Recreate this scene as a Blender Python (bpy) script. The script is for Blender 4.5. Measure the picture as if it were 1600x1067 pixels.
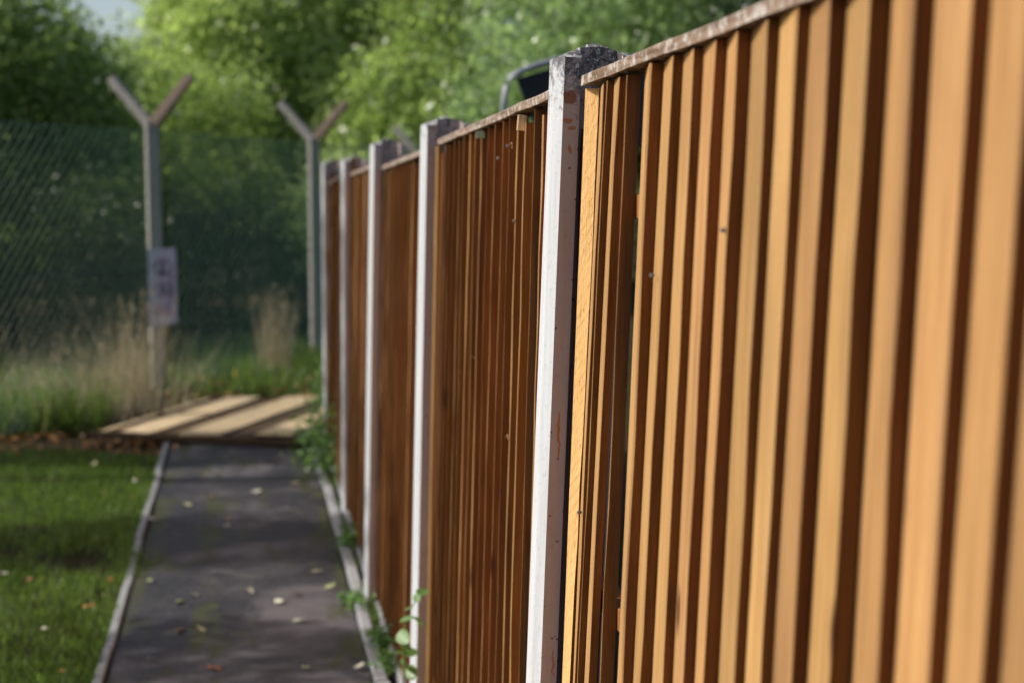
import bpy, math, random
import numpy as np
from mathutils import Vector, Matrix
from mathutils.geometry import delaunay_2d_cdt

scene = bpy.context.scene
for o in list(bpy.data.objects):
    bpy.data.objects.remove(o)
COL = scene.collection
rnd = random.Random(7)
rng = np.random.default_rng(11)

# ------------------------------------------------------------------ camera
F, CX, CY, EYE = 2222.2, 800.0, 533.5, 1.88
YAW, PITCH = math.radians(10.703), math.radians(6.145)
cam_d = bpy.data.cameras.new('camera')
cam_d.sensor_width = 36; cam_d.lens = 50
cam_d.clip_start = .05; cam_d.clip_end = 900
cam_d.dof.use_dof = True; cam_d.dof.focus_distance = 2.66; cam_d.dof.aperture_fstop = 2.8
cam = bpy.data.objects.new('camera', cam_d); COL.objects.link(cam)
cam.location = (0, 0, EYE)
cam.rotation_euler = (math.pi/2-PITCH, 0, -YAW)
scene.camera = cam

# ------------------------------------------------------------------ light
SUN_EL = math.radians(37)
SUN_AZ = math.radians(-80)          # from +Y towards +X
world = bpy.data.worlds.new('World'); scene.world = world
world.use_nodes = True
wn = world.node_tree
sky = wn.nodes.new('ShaderNodeTexSky'); sky.sky_type = 'NISHITA'; sky.sun_disc = False
sky.sun_elevation = SUN_EL; sky.sun_rotation = SUN_AZ
sky.dust_density = 3.0
bg = wn.nodes['Background']; bg.inputs['Strength'].default_value = .15
wn.links.new(sky.outputs[0], bg.inputs[0])
sd = bpy.data.lights.new('sun', 'SUN'); sd.energy = 4.6; sd.angle = math.radians(.53); sd.color = (1, .95, .88)
sun = bpy.data.objects.new('sun', sd); COL.objects.link(sun)
sdir = Vector((math.sin(SUN_AZ)*math.cos(SUN_EL), math.cos(SUN_AZ)*math.cos(SUN_EL), math.sin(SUN_EL)))
sun.rotation_euler = sdir.to_track_quat('Z', 'Y').to_euler()
sun.location = (-10, 3, 12)
scene.view_settings.view_transform = 'Standard'; scene.view_settings.look = 'None'
scene.view_settings.exposure = .02; scene.view_settings.gamma = 1
scene.view_settings.use_curve_mapping = False
scene.render.engine = 'CYCLES'

# ------------------------------------------------------------------ helpers
fw = Vector((math.sin(YAW)*math.cos(PITCH), math.cos(YAW)*math.cos(PITCH), -math.sin(PITCH)))
rt = Vector((math.cos(YAW), -math.sin(YAW), 0)); up = rt.cross(fw)
def ray(x, y): return fw + rt*((x-CX)/F) - up*((y-CY)/F)
def at_y(x, y, Y):
    d = ray(x, y); t = Y/d.y; return Vector((0, 0, EYE)) + d*t
def at_z(x, y, Z=0):
    d = ray(x, y); t = (Z-EYE)/d.z; return Vector((0, 0, EYE)) + d*t
def at_plane(x, y, X2, lean):
    """point where a pixel's ray meets the leaning plane X = X2 + lean*(z-2)"""
    d = ray(x, y); t = (X2 + lean*(EYE-2))/(d.x - lean*d.z); return Vector((0, 0, EYE)) + d*t

def link(o, parent=None):
    COL.objects.link(o)
    if parent: o.parent = parent
    return o
def mesh_obj(name, verts, faces, mats, parent=None, midx=None, smooth=False, loc=None):
    me = bpy.data.meshes.new(name); me.from_pydata([tuple(v) for v in verts], [], faces); me.update()
    for m in (mats if isinstance(mats, (list, tuple)) else [mats]): me.materials.append(m)
    if midx is not None: me.polygons.foreach_set('material_index', midx)
    if smooth: me.polygons.foreach_set('use_smooth', [True]*len(me.polygons))
    o = bpy.data.objects.new(name, me)
    if loc is not None: o.location = loc
    return link(o, parent)
def thing(name, label, cat, loc=(0, 0, 0), group=None):
    o = bpy.data.objects.new(name, None); o.location = loc; o.empty_display_size = .1; link(o)
    return tag(o, label, cat, group)
def tag(o, label, cat, group=None):
    o['label'] = label; o['category'] = cat
    if group: o['group'] = group
    return o
def structure(o): o['kind'] = 'structure'; return o
def stuff(o): o['kind'] = 'stuff'; return o

class MB:
    def __init__(s): s.v = []; s.f = []; s.m = []
    def add(s, vs, fs, mi=0):
        n = len(s.v); s.v += [tuple(v) for v in vs]; s.f += [tuple(i+n for i in f) for f in fs]; s.m += [mi]*len(fs)
    def box(s, c, d, M=None, mi=0, taper=1):
        x, y, z = d[0]/2, d[1]/2, d[2]/2; t = taper
        vs = [Vector(p) for p in ((-x,-y,-z),(x,-y,-z),(x,y,-z),(-x,y,-z),(-x*t,-y*t,z),(x*t,-y*t,z),(x*t,y*t,z),(-x*t,y*t,z))]
        if M is not None: vs = [M @ v for v in vs]
        s.add([v+Vector(c) for v in vs], [(3,2,1,0),(4,5,6,7),(0,1,5,4),(1,2,6,5),(2,3,7,6),(3,0,4,7)], mi)
    def tube(s, pts, r, n=6, mi=0, r2=None):
        pts = [Vector(p) for p in pts]; rings = []
        for i, p in enumerate(pts):
            d = (pts[min(i+1, len(pts)-1)]-pts[max(i-1, 0)]).normalized()
            a = d.cross(Vector((0, 0, 1)) if abs(d.z) < .9 else Vector((1, 0, 0))).normalized(); b = d.cross(a)
            k = i/max(1, len(pts)-1); rr = r if r2 is None else r+(r2-r)*k
            rings.append([p+(a*math.cos(2*math.pi*j/n)+b*math.sin(2*math.pi*j/n))*rr for j in range(n)])
        vs = [v for q in rings for v in q]; fs = []
        for i in range(len(pts)-1):
            for j in range(n): fs.append((i*n+j, i*n+(j+1) % n, (i+1)*n+(j+1) % n, (i+1)*n+j))
        fs.append(tuple(range(n))[::-1]); fs.append(tuple((len(pts)-1)*n+j for j in range(n)))
        s.add(vs, fs, mi)
    def build(s, name, mats, parent=None, smooth=False, bevel=0):
        o = mesh_obj(name, s.v, s.f, mats, parent, s.m, smooth)
        if bevel:
            b = o.modifiers.new('bevel', 'BEVEL'); b.width = bevel; b.segments = 2; b.limit_method = 'ANGLE'
        return o

# ------------------------------------------------------------------ materials
class NT:
    def __init__(s, name):
        s.m = bpy.data.materials.new(name); s.m.use_nodes = True; s.t = s.m.node_tree
        s.b = s.t.nodes['Principled BSDF']; s.out = s.t.nodes['Material Output']
    def n(s, kind, **kw):
        nd = s.t.nodes.new(kind)
        for k, v in kw.items():
            if k in nd.inputs: nd.inputs[k].default_value = v
            else: setattr(nd, k, v)
        return nd
    def l(s, a, b): s.t.links.new(a, b)
    def coord(s, scale=(1, 1, 1), rot=(0, 0, 0), rand=0, kind='Object'):
        c = s.n('ShaderNodeTexCoord'); m = s.n('ShaderNodeMapping')
        m.inputs['Scale'].default_value = scale; m.inputs['Rotation'].default_value = rot
        s.l(c.outputs[kind], m.inputs['Vector'])
        if rand:
            oi = s.n('ShaderNodeObjectInfo'); mu = s.n('ShaderNodeMath', operation='MULTIPLY'); mu.inputs[1].default_value = rand
            s.l(oi.outputs['Random'], mu.inputs[0]); s.l(mu.outputs[0], m.inputs['Location'])
        return m.outputs[0]
    def noise(s, vec, scale, detail=4, rough=.55, dist=0):
        nd = s.n('ShaderNodeTexNoise', Scale=scale, Detail=detail, Roughness=rough, Distortion=dist); s.l(vec, nd.inputs['Vector']); return nd.outputs['Fac']
    def ramp(s, fac, stops):
        r = s.n('ShaderNodeValToRGB'); e = r.color_ramp.elements
        while len(e) < len(stops): e.new(.5)
        for i, (p, c) in enumerate(stops):
            e[i].position = p; e[i].color = (c[0], c[1], c[2], 1) if isinstance(c, (tuple, list)) else (c, c, c, 1)
        s.l(fac, r.inputs[0]); return r.outputs[0]
    def mix(s, fac, a, b, mode='MIX'):
        m = s.n('ShaderNodeMix', data_type='RGBA', blend_type=mode)
        for sock, v in ((m.inputs[0], fac), (m.inputs[6], a), (m.inputs[7], b)):
            if hasattr(v, 'is_linked') or isinstance(v, bpy.types.NodeSocket): s.l(v, sock)
            elif isinstance(v, (tuple, list)): sock.default_value = (v[0], v[1], v[2], 1)
            else: sock.default_value = v
        return m.outputs[2]
    def math(s, op, a, b=None):
        m = s.n('ShaderNodeMath', operation=op)
        for i, v in enumerate((a, b)):
            if v is None: continue
            if isinstance(v, bpy.types.NodeSocket): s.l(v, m.inputs[i])
            else: m.inputs[i].default_value = v
        return m.outputs[0]
    def bump(s, h, strength=.3, dist=.01):
        b = s.n('ShaderNodeBump', Strength=strength, Distance=dist); s.l(h, b.inputs['Height']); s.l(b.outputs[0], s.b.inputs['Normal'])
    def color(s, c): 
        if isinstance(c, bpy.types.NodeSocket): s.l(c, s.b.inputs['Base Color'])
        else: s.b.inputs['Base Color'].default_value = (c[0], c[1], c[2], 1)
    def rough(s, r, spec=.3):
        if isinstance(r, bpy.types.NodeSocket): s.l(r, s.b.inputs['Roughness'])
        else: s.b.inputs['Roughness'].default_value = r
        s.b.inputs['Specular IOR Level'].default_value = spec

def wood(name, c_light, c_dark, rot=(0, 0, 0), grain=1.0, var=.25, saw=True):
    t = NT(name)
    v = t.coord((38*grain, 38*grain, 1.6), rot, rand=37)
    g = t.noise(v, 1.6, 6, .62, .6)
    fine = t.noise(t.coord((260, 260, 5), rot, rand=11), 1, 3, .6)
    blot = t.noise(t.coord((5, 5, 1.3), rand=53), 1.2, 3)
    c = t.ramp(g, [(.28, c_dark), (.62, c_light)])
    c = t.mix(t.ramp(fine, [(.35, .0), (.75, .45)]), c, t.mix(1, c, (.55, .45, .38), 'MULTIPLY'))
    c = t.mix(t.ramp(blot, [(.48, 0), (.74, .8)]), c, t.mix(1, c, (.70, .72, .80), 'MULTIPLY'))
    stain = t.noise(t.coord((16, 16, .9), rand=71), 1.3, 5, .7, .8)
    c = t.mix(t.ramp(stain, [(.54, 0), (.72, .75)]), c, t.mix(1, c, (.62, .55, .50), 'MULTIPLY'))
    oi = t.n('ShaderNodeObjectInfo')
    hs = t.n('ShaderNodeHueSaturation', Saturation=1, Fac=1); t.l(c, hs.inputs['Color'])
    mr = t.n('ShaderNodeMapRange'); mr.inputs['To Min'].default_value = 1-var; mr.inputs['To Max'].default_value = 1+var*.25
    t.l(oi.outputs['Random'], mr.inputs['Value']); t.l(mr.outputs[0], hs.inputs['Value'])
    mr2 = t.n('ShaderNodeMapRange'); mr2.inputs['To Min'].default_value = .499; mr2.inputs['To Max'].default_value = .507
    fr = t.math('FRACT', t.math('MULTIPLY', oi.outputs['Random'], 17.3)); t.l(fr, mr2.inputs['Value']); t.l(mr2.outputs[0], hs.inputs['Hue'])
    # knots
    vo = t.n('ShaderNodeTexVoronoi', Scale=1.0); t.l(t.coord((6, 6, 2.4), rand=91), vo.inputs['Vector'])
    kn = t.ramp(vo.outputs['Distance'], [(.05, 1), (.11, 0)])
    c2 = t.mix(kn, hs.outputs[0], (.06, .025, .01))
    t.color(c2); t.rough(.72, .2)
    h = t.math('ADD', g, t.math('MULTIPLY', fine, .6))
    if saw:
        sw = t.noise(t.coord((6, 6, 160), rand=5), 1, 2)
        h = t.math('ADD', h, t.math('MULTIPLY', sw, .5))
    t.bump(h, .55, .0018)
    return t.m

M = {}
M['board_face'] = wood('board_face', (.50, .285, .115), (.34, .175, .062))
M['board_edge'] = wood('board_edge', (.215, .080, .022), (.115, .041, .012), var=.35)  # sawn edges stained deeper, with some of their shade also put into the colour
M['rail_wood'] = wood('rail_wood', (.30, .13, .045), (.16, .06, .02))
M['split_wood'] = wood('split_wood', (.86, .58, .27), (.60, .33, .11), rot=(0, math.radians(24), 0), grain=.8)
def m_split():
    t = NT('split_sawn_wood'); c0 = t.coord((1, 1, 1))
    w = t.n('ShaderNodeTexWave', Scale=42.0, Distortion=2.2, Detail=4.0); w.bands_direction = 'DIAGONAL'; w.inputs['Detail Scale'].default_value = 1.2; w.inputs['Detail Roughness'].default_value = .35
    t.l(t.coord((1.3, 0, -.62)), w.inputs['Vector'])
    n = t.noise(t.coord((60, 60, 8)), 1.4, 5, .6, .5); f = t.noise(t.coord((300, 300, 90), (0, .5, 0)), 1, 4)
    c = t.ramp(w.outputs['Fac'], [(.0, (.52, .28, .095)), (.08, (.64, .38, .145)), (.8, (.70, .43, .17))])
    c = t.mix(t.ramp(t.noise(t.coord((20, 20, 9)), 1, 3), [(.36, .1), (.56, .9)]), c, (.68, .41, .16)); c = t.mix(t.ramp(n, [(.45, .0), (.75, .6)]), c, (.60, .33, .11))
    c = t.mix(t.ramp(f, [(.62, .0), (.7, .7)]), c, (.25, .11, .04))
    t.color(c); t.rough(.75, .2); t.bump(t.math('ADD', n, f), .6, .003); return t.m
M['split_wood'] = m_split()
M['pale_wood'] = wood('pale_wood', (.78, .60, .36), (.58, .43, .24))
M['dark_plank'] = wood('dark_plank', (.12, .075, .04), (.06, .035, .02))

def m_cap():
    t = NT('weathered_capping')
    g = t.noise(t.coord((60, 3, 60), rand=9), 1.3, 6, .65, .4)
    li = t.noise(t.coord((1, 1, 1), rand=3), 55, 5, .7)
    c = t.ramp(g, [(.3, (.10, .06, .035)), (.55, (.22, .15, .105)), (.75, (.36, .29, .23))])
    c = t.mix(t.ramp(li, [(.5, 0), (.62, .8)]), c, (.50, .49, .46))
    t.color(c); t.rough(.85, .15); t.bump(t.math('ADD', g, li), .6, .003); return t.m
M['cap'] = m_cap()

def m_concrete(name, base, dark, lichen=0, rust=0, blobs=(), fine=1, holes=.8):
    t = NT(name)
    v = t.coord(rand=13)
    n1 = t.noise(v, 7, 5, .6); n2 = t.noise(v, 90, 4, .7)
    streak = t.noise(t.coord((45, 45, 2.2), rand=7), 1.5, 4, .6)
    c = t.mix(t.ramp(streak, [(.38, 0), (.7, .5)]), base, dark)
    c = t.mix(t.ramp(n2, [(.55, 0), (.72, .5*fine)]), c, tuple(x*.55 for x in base))
    c = t.mix(t.ramp(n1, [(.55, 0), (.75, .45)]), c, tuple(x*.75 for x in base))
    if lichen:
        tc = t.n('ShaderNodeTexCoord'); sp = t.n('ShaderNodeSeparateXYZ'); t.l(tc.outputs['Object'], sp.inputs[0])
        mr = t.n('ShaderNodeMapRange'); mr.inputs['From Min'].default_value = 1.97; mr.inputs['From Max'].default_value = 2.13
        t.l(sp.outputs[2], mr.inputs['Value'])
        l1 = t.noise(t.coord(rand=2), 38, 6, .75)
        f = t.ramp(t.math('ADD', t.math('MULTIPLY', mr.outputs[0], .30), l1), [(.66, 0), (.80, lichen)])
        c = t.mix(f, c, (.06, .055, .06))
        l2 = t.noise(t.coord(rand=4), 120, 4, .7)
        c = t.mix(t.math('MULTIPLY', t.ramp(l2, [(.56, 0), (.64, .9)]), mr.outputs[0]), c, (.62, .62, .58))
    # pinholes
    vo = t.n('ShaderNodeTexVoronoi', Scale=42); t.l(v, vo.inputs['Vector'])
    ph = t.ramp(vo.outputs['Distance'], [(.07, 1), (.12, 0)])
    c = t.mix(t.math('MULTIPLY', ph, holes), c, (.05, .035, .03))
    if rust:
        rn = t.noise(t.coord((9, 9, 4), rand=31), 1.4, 3, .5)
        c = t.mix(t.ramp(rn, [(.62, 0), (.67, rust)]), c, (.34, .12, .035))
    if blobs:
        tc = t.n('ShaderNodeTexCoord'); nz = t.n('ShaderNodeTexNoise', Scale=60, Detail=4); t.l(tc.outputs['Object'], nz.inputs['Vector'])
        ms = t.n('ShaderNodeVectorMath', operation='MULTIPLY_ADD'); ms.inputs[1].default_value = (.012, 0, .012); t.l(nz.outputs['Color'], ms.inputs[0]); t.l(tc.outputs['Object'], ms.inputs[2])
        for (x, z, rx, rz, col) in blobs:
            mp = t.n('ShaderNodeMapping', vector_type='TEXTURE'); mp.inputs['Location'].default_value = (x+.006, 0, z+.006); mp.inputs['Scale'].default_value = (rx, 1e3, rz)
            t.l(ms.outputs[0], mp.inputs['Vector']); ln = t.n('ShaderNodeVectorMath', operation='LENGTH'); t.l(mp.outputs[0], ln.inputs[0])
            c = t.mix(t.ramp(ln.outputs['Value'], [(.75, .85), (1.0, 0)]), c, col)
    t.color(c); t.rough(.85, .2)
    t.bump(t.math('SUBTRACT', t.math('ADD', n2, t.math('MULTIPLY', n1, .5)), ph), .4, .0015)
    return t.m
M['conc'] = m_concrete('pale_concrete', (.50, .52, .54), (.36, .37, .37), lichen=.85, holes=0)
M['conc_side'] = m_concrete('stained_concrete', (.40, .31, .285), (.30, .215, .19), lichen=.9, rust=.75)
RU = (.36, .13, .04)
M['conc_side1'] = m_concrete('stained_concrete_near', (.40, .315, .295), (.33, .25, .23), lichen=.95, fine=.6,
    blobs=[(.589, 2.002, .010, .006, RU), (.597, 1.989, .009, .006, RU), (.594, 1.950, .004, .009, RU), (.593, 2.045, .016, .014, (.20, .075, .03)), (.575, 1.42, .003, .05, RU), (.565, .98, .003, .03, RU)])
M['conc_top'] = m_concrete('lichened_concrete', (.40, .39, .38), (.10, .09, .09), lichen=1)
M['kerb'] = m_concrete('kerb_concrete', (.32, .32, .33), (.15, .15, .13), fine=1.6)
M['mast'] = m_concrete('old_grey_concrete', (.32, .305, .28), (.13, .105, .08), fine=2.0)

M['mast_brown'] = m_concrete('mossy_brown_concrete', (.27, .20, .16), (.12, .09, .07), fine=1.5)
def m_asphalt():
    t = NT('old_asphalt'); v = t.coord()
    n1 = t.noise(v, 1.3, 5, .65, .6); n2 = t.noise(v, 95, 3, .7); n3 = t.noise(v, 5.5, 5, .65, .5); n4 = t.noise(t.coord((7, 1.6, 1)), 1, 4, .6, .4)
    c = t.ramp(n1, [(.35, (.011, .011, .014)), (.5, (.026, .024, .029)), (.62, (.105, .094, .098))])
    c = t.mix(t.ramp(n2, [(.48, 0), (.66, .7)]), c, (.12, .112, .115))
    # moss towards patches
    tc = t.n('ShaderNodeTexCoord'); sp = t.n('ShaderNodeSeparateXYZ'); t.l(tc.outputs['Object'], sp.inputs[0])
    e1 = t.math('ABSOLUTE', t.math('ADD', sp.outputs[0], .045)); edge = t.n('ShaderNodeMapRange'); t.l(e1, edge.inputs['Value'])
    edge.inputs['From Min'].default_value = .33; edge.inputs['From Max'].default_value = .50; edge.inputs['To Max'].default_value = .16
    e2 = t.math('ABSOLUTE', t.math('ADD', sp.outputs[0], .20)); st = t.n('ShaderNodeMapRange'); t.l(e2, st.inputs['Value'])
    st.inputs['From Min'].default_value = .10; st.inputs['From Max'].default_value = .0; st.inputs['To Max'].default_value = .10
    mo = t.math('ADD', t.math('ADD', n4, edge.outputs[0]), st.outputs[0]); mo = t.math('ADD', mo, t.math('MULTIPLY', n3, .35))
    c = t.mix(t.ramp(mo, [(.74, 0), (.86, .85)]), c, t.mix(n3, (.022, .024, .008), (.07, .075, .022)))
    t.color(c); t.rough(t.ramp(n1, [(.4, .6), (.6, .9)]), .35)
    t.bump(t.math('ADD', n2, t.math('MULTIPLY', n3, .7)), .7, .006); return t.m
def m_soil():
    t = NT('soil'); v = t.coord()
    n1 = t.noise(v, .7, 5, .6); n2 = t.noise(v, 25, 5, .7)
    c = t.ramp(n2, [(.3, (.022, .014, .009)), (.7, (.07, .045, .028))])
    c = t.mix(t.ramp(n1, [(.45, 0), (.6, .8)]), c, t.ramp(n2, [(.3, (.02, .032, .008)), (.7, (.05, .075, .02))]))
    t.color(c); t.rough(.95, .1); t.bump(n2, 1, .03); return t.m
M['asphalt'] = m_asphalt(); M['soil'] = m_soil()

def m_leaf(name, c1, c2, rough=.38, trans=.45, spec=.5, tcol=None):
    t = NT(name)
    a = t.n('ShaderNodeAttribute', attribute_name='tint')
    c = t.ramp(a.outputs['Fac'], [(0, c1), (.85, c2), (1, tuple(min(1, x*1.3) for x in c2))])
    t.color(c); t.rough(rough, spec)
    tr = t.n('ShaderNodeBsdfTranslucent'); mx = t.n('ShaderNodeMixShader'); mx.inputs[0].default_value = trans
    tc = t.mix(1, c, tcol or (1.35, 1.5, .95), 'MULTIPLY')
    t.l(tc, tr.inputs[0]); t.l(t.b.outputs[0], mx.inputs[1]); t.l(tr.outputs[0], mx.inputs[2]); t.l(mx.outputs[0], t.out.inputs[0])
    return t.m
M['leaf_dark'] = m_leaf('leaf_dark', (.03, .055, .018), (.09, .125, .035))
M['leaf_olive'] = m_leaf('leaf_olive', (.09, .12, .035), (.26, .30, .09), trans=.55)
M['leaf_mid'] = m_leaf('leaf_mid', (.16, .22, .075), (.36, .44, .16), trans=.55)
M['leaf_light'] = m_leaf('leaf_light', (.26, .33, .12), (.50, .56, .25), trans=.55)
M['leaf_gloss'] = m_leaf('leaf_gloss', (.17, .24, .10), (.36, .46, .24), rough=.25, spec=.9)
M['leaf_conifer'] = m_leaf('leaf_conifer', (.012, .03, .012), (.03, .055, .02), trans=.2)
M['grass'] = m_leaf('grass_blade', (.05, .085, .018), (.16, .23, .05), rough=.5, trans=.45)
M['straw'] = m_leaf('dry_straw', (.26, .21, .13), (.52, .46, .33), rough=.7, trans=.3, spec=.2, tcol=(1.1, 1, .8))
M['weed'] = m_leaf('weed_leaf', (.07, .15, .04), (.17, .30, .09), rough=.4, trans=.35)
def plain(name, c, r=.7, spec=.3, metal=0, nz=.25, sc=30):
    t = NT(name); n = t.noise(t.coord(rand=3), sc, 4)
    t.color(t.mix(t.ramp(n, [(.3, 0), (.75, nz*2)]), c, tuple(x*.55 for x in c))); t.rough(r, spec); t.b.inputs['Metallic'].default_value = metal
    t.bump(n, .2, .002); return t.m
M['bark'] = plain('bark', (.10, .075, .05), .9, .1, sc=14)
M['wire'] = plain('green_wire', (.045, .14, .12), .35, .5)
M['steel'] = plain('grey_tube', (.22, .24, .26), .4, .5, nz=.1)
M['canvas'] = plain('dark_canvas', (.035, .04, .045), .8, .2)
M['sign_white'] = plain('sign_white', (.44, .42, .52), .4, .4, nz=.1)
M['sign_red'] = plain('sign_red', (.34, .24, .33), .5, .3)
M['sign_black'] = plain('sign_black', (.14, .13, .19), .5, .3)
M['stone'] = plain('dark_stone', (.10, .10, .13), .8, .3)
M['nail'] = plain('nail_head', (.12, .13, .15), .5, .5, metal=.6)
M['tagpaper'] = plain('green_tag', (.30, .45, .38), .6, .3)

# ------------------------------------------------------------------ foliage builders
def quads_mesh(name, P, mat, parent=None, tint=None):
    """P: (n,4,3) corner array -> one mesh of n quads"""
    n = len(P); me = bpy.data.meshes.new(name)
    me.vertices.add(n*4); me.vertices.foreach_set('co', P.reshape(-1).astype(np.float32))
    me.loops.add(n*4); me.loops.foreach_set('vertex_index', np.arange(n*4, dtype=np.int32))
    me.polygons.add(n); me.polygons.foreach_set('loop_start', np.arange(0, n*4, 4, dtype=np.int32))
    me.polygons.foreach_set('loop_total', np.full(n, 4, dtype=np.int32))
    me.update(calc_edges=True); me.materials.append(mat)
    if tint is None: tint = rng.random(n)
    at = me.attributes.new('tint', 'FLOAT', 'FACE'); at.data.foreach_set('value', tint.astype(np.float32))
    o = bpy.data.objects.new(name, me); return link(o, parent)
def unit(n):
    v = rng.normal(size=(n, 3)); return v/np.linalg.norm(v, axis=1)[:, None]
def leaf_quads(C, size, droop=0., aspect=.55):
    n = len(C); d = unit(n); d[:, 2] -= droop; d /= np.linalg.norm(d, axis=1)[:, None]
    s = unit(n); s = np.cross(d, s); s /= np.linalg.norm(s, axis=1)[:, None]+1e-9
    L = size*rng.uniform(.6, 1.3, n)[:, None]; W = L*aspect
    return np.stack([C, C+d*L*.5+s*W*.5, C+d*L, C+d*L*.5-s*W*.5], 1)
def crown_points(blobs, n, cl_r=.28, per=45, shell=.55):
    """leaf clusters on the outer part of ellipsoids: blobs = (cx,cy,cz,rx,ry,rz)"""
    vol = np.array([(b[3]*b[4]*b[5])**(2/3) for b in blobs]); cnt = (vol/vol.sum()*n/per).astype(int)+1
    out = []; tn = []
    for b, k in zip(blobs, cnt):
        u = unit(k); r = rng.uniform(shell, 1.05, k)**.7
        c = np.array(b[:3])+u*r[:, None]*np.array(b[3:])
        rad = cl_r*rng.uniform(.5, 1.6, k)
        pts = np.repeat(c, per, 0)+rng.normal(size=(k*per, 3))*.55*np.repeat(rad, per)[:, None]
        out.append(pts); tn.append(np.clip(np.repeat(rng.uniform(.1, .8, k), per)+rng.normal(size=k*per)*.16, 0, 1))
    return np.concatenate(out), np.concatenate(tn)
def tree(name, label, cat, base, blobs, n, mat, size=.09, trunk_r=.14, group=None, cl_r=.28, shell=.55, droop=.3, per=45):
    t = thing(name, label, cat, base, group)
    bx, by, bz = base
    P, tn = crown_points([(b[0]-bx, b[1]-by, b[2]-bz, *b[3:]) for b in blobs], n, cl_r, per, shell)
    P[:, 2] = np.maximum(P[:, 2], .03)
    quads_mesh('crown', leaf_quads(P, size, droop), mat, t, tn)
    mb = MB(); top = blobs[0]; hub = Vector((top[0]-bx, top[1]-by, top[2]-bz))
    mid = Vector((rnd.uniform(-.1, .1), rnd.uniform(-.1, .1), hub.z*.45))
    mb.tube([(0, 0, -.1), mid, hub], trunk_r, 8, r2=trunk_r*.35)
    for b in blobs:
        for k in range(3):
            e = Vector((b[0]-bx, b[1]-by, b[2]-bz))+Vector([rnd.uniform(-.7, .7)*b[3+i] for i in range(3)])
            st = mid.lerp(hub, rnd.uniform(0, .9)); mm = st.lerp(e, .5)+Vector((0, 0, .15))
            if e.z > .1: mb.tube([st, mm, e], trunk_r*.35, 5, r2=.01)
    mb.build('trunk', M['bark'], t, smooth=True)
    return t
def blades(name, X, Y, H, mat, parent=None, w=.006, lean=.35, z0=0.):
    n = len(X); a = rng.uniform(0, 2*math.pi, n); d = np.stack([np.cos(a), np.sin(a), np.zeros(n)], 1)
    b = rng.uniform(0, 2*math.pi, n); l = np.stack([np.cos(b), np.sin(b), np.zeros(n)], 1)*(H*lean*rng.uniform(.2, 1.4, n))[:, None]
    B = np.stack([X, Y, np.zeros(n)+z0], 1); upv = np.zeros((n, 3)); upv[:, 2] = H
    W = w*rng.uniform(.7, 1.4, n)[:, None]
    return quads_mesh(name, np.stack([B-d*W, B+d*W, B+d*W*.25+l+upv, B-d*W*.25+l+upv], 1), mat, parent)

# ------------------------------------------------------------------ ground, path
def ground_h(x, y):
    h = .02*math.sin(x*.9+1)*math.sin(y*.7)
    if y > 15 : h += (y-15)*.0
    return h-.03
xs = sorted(set([-400, -150, -60, -25]+[round(-12+.5*i, 2) for i in range(53)]+[20, 40, 120, 400]))
ys = sorted(set([-300, -80, -20]+[round(-4+.5*i, 2) for i in range(80)]+[42, 60, 120, 300, 600]))
vs = [(x, y, ground_h(x, y) if -12 <= x <= 14 and y < 36 else -.03) for y in ys for x in xs]
W_ = len(xs)
fs = [(j*W_+i, j*W_+i+1, (j+1)*W_+i+1, (j+1)*W_+i) for j in range(len(ys)-1) for i in range(W_-1)]
structure(mesh_obj('ground', vs, fs, M['soil'], smooth=True))

PL, PR = -.545, .455
pv = []; pf = []; nx = 8; yy = [-2+.25*i for i in range(60)]
for y in yy:
    for i in range(nx+1):
        u = i/nx; pv.append((PL+(PR-PL)*u, y, .004+.014*math.sin(math.pi*u)+.003*math.sin(y*3+u*5)))
for j in range(len(yy)-1):
    for i in range(nx): k = j*(nx+1)+i; pf.append((k, k+1, k+nx+2, k+nx+1))
structure(mesh_obj('path', pv, pf, M['asphalt'], smooth=True))

def edging(x, label, width, y0, y1, mat, gaps=(), step=.915, h=.055):
    t = thing('path_edging', label, 'edging', (x, y0, 0))
    y = y0
    while y < y1:
        L = step-.008
        mb = MB(); a = rnd.uniform(-.008, .008); mb.box((0, 0, 0), (width, L, .16), Matrix.Rotation(a, 3, 'Z') @ Matrix.Rotation(rnd.uniform(-.03, .03), 3, 'Y'))
        o = mb.build('edging_stone', M[mat], t, bevel=.006)
        o.location = (rnd.uniform(-.006, .006), y+L/2-y0, h-.08+rnd.uniform(-.006, .006)); y += step
    return t
edging(PL-.03, 'row of pale concrete edging stones between the lawn and the asphalt path', .036, 2.2, 11.0, 'kerb', h=.022)
edging(PR+.035, 'row of mossy concrete edging stones between the asphalt path and the timber fence', .05, 2.5, 11.0, 'kerb', h=.025)
tt = edging(.565, 'low concrete strip running along the foot of the timber fence boards', .03, .7, 10.0, 'kerb', step=1.83, h=.03)
tt.name = 'fence_footing'

# ------------------------------------------------------------------ timber fence
LEAN = .028
XB = .612                      # outer face of the boards at z = 2
fence = thing('timber_fence', 'long brown timber fence of upright boards slotted between white concrete posts along the path', 'fence', (XB, 2.6, 0))
FO = Vector((XB, 2.6, 0))

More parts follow.
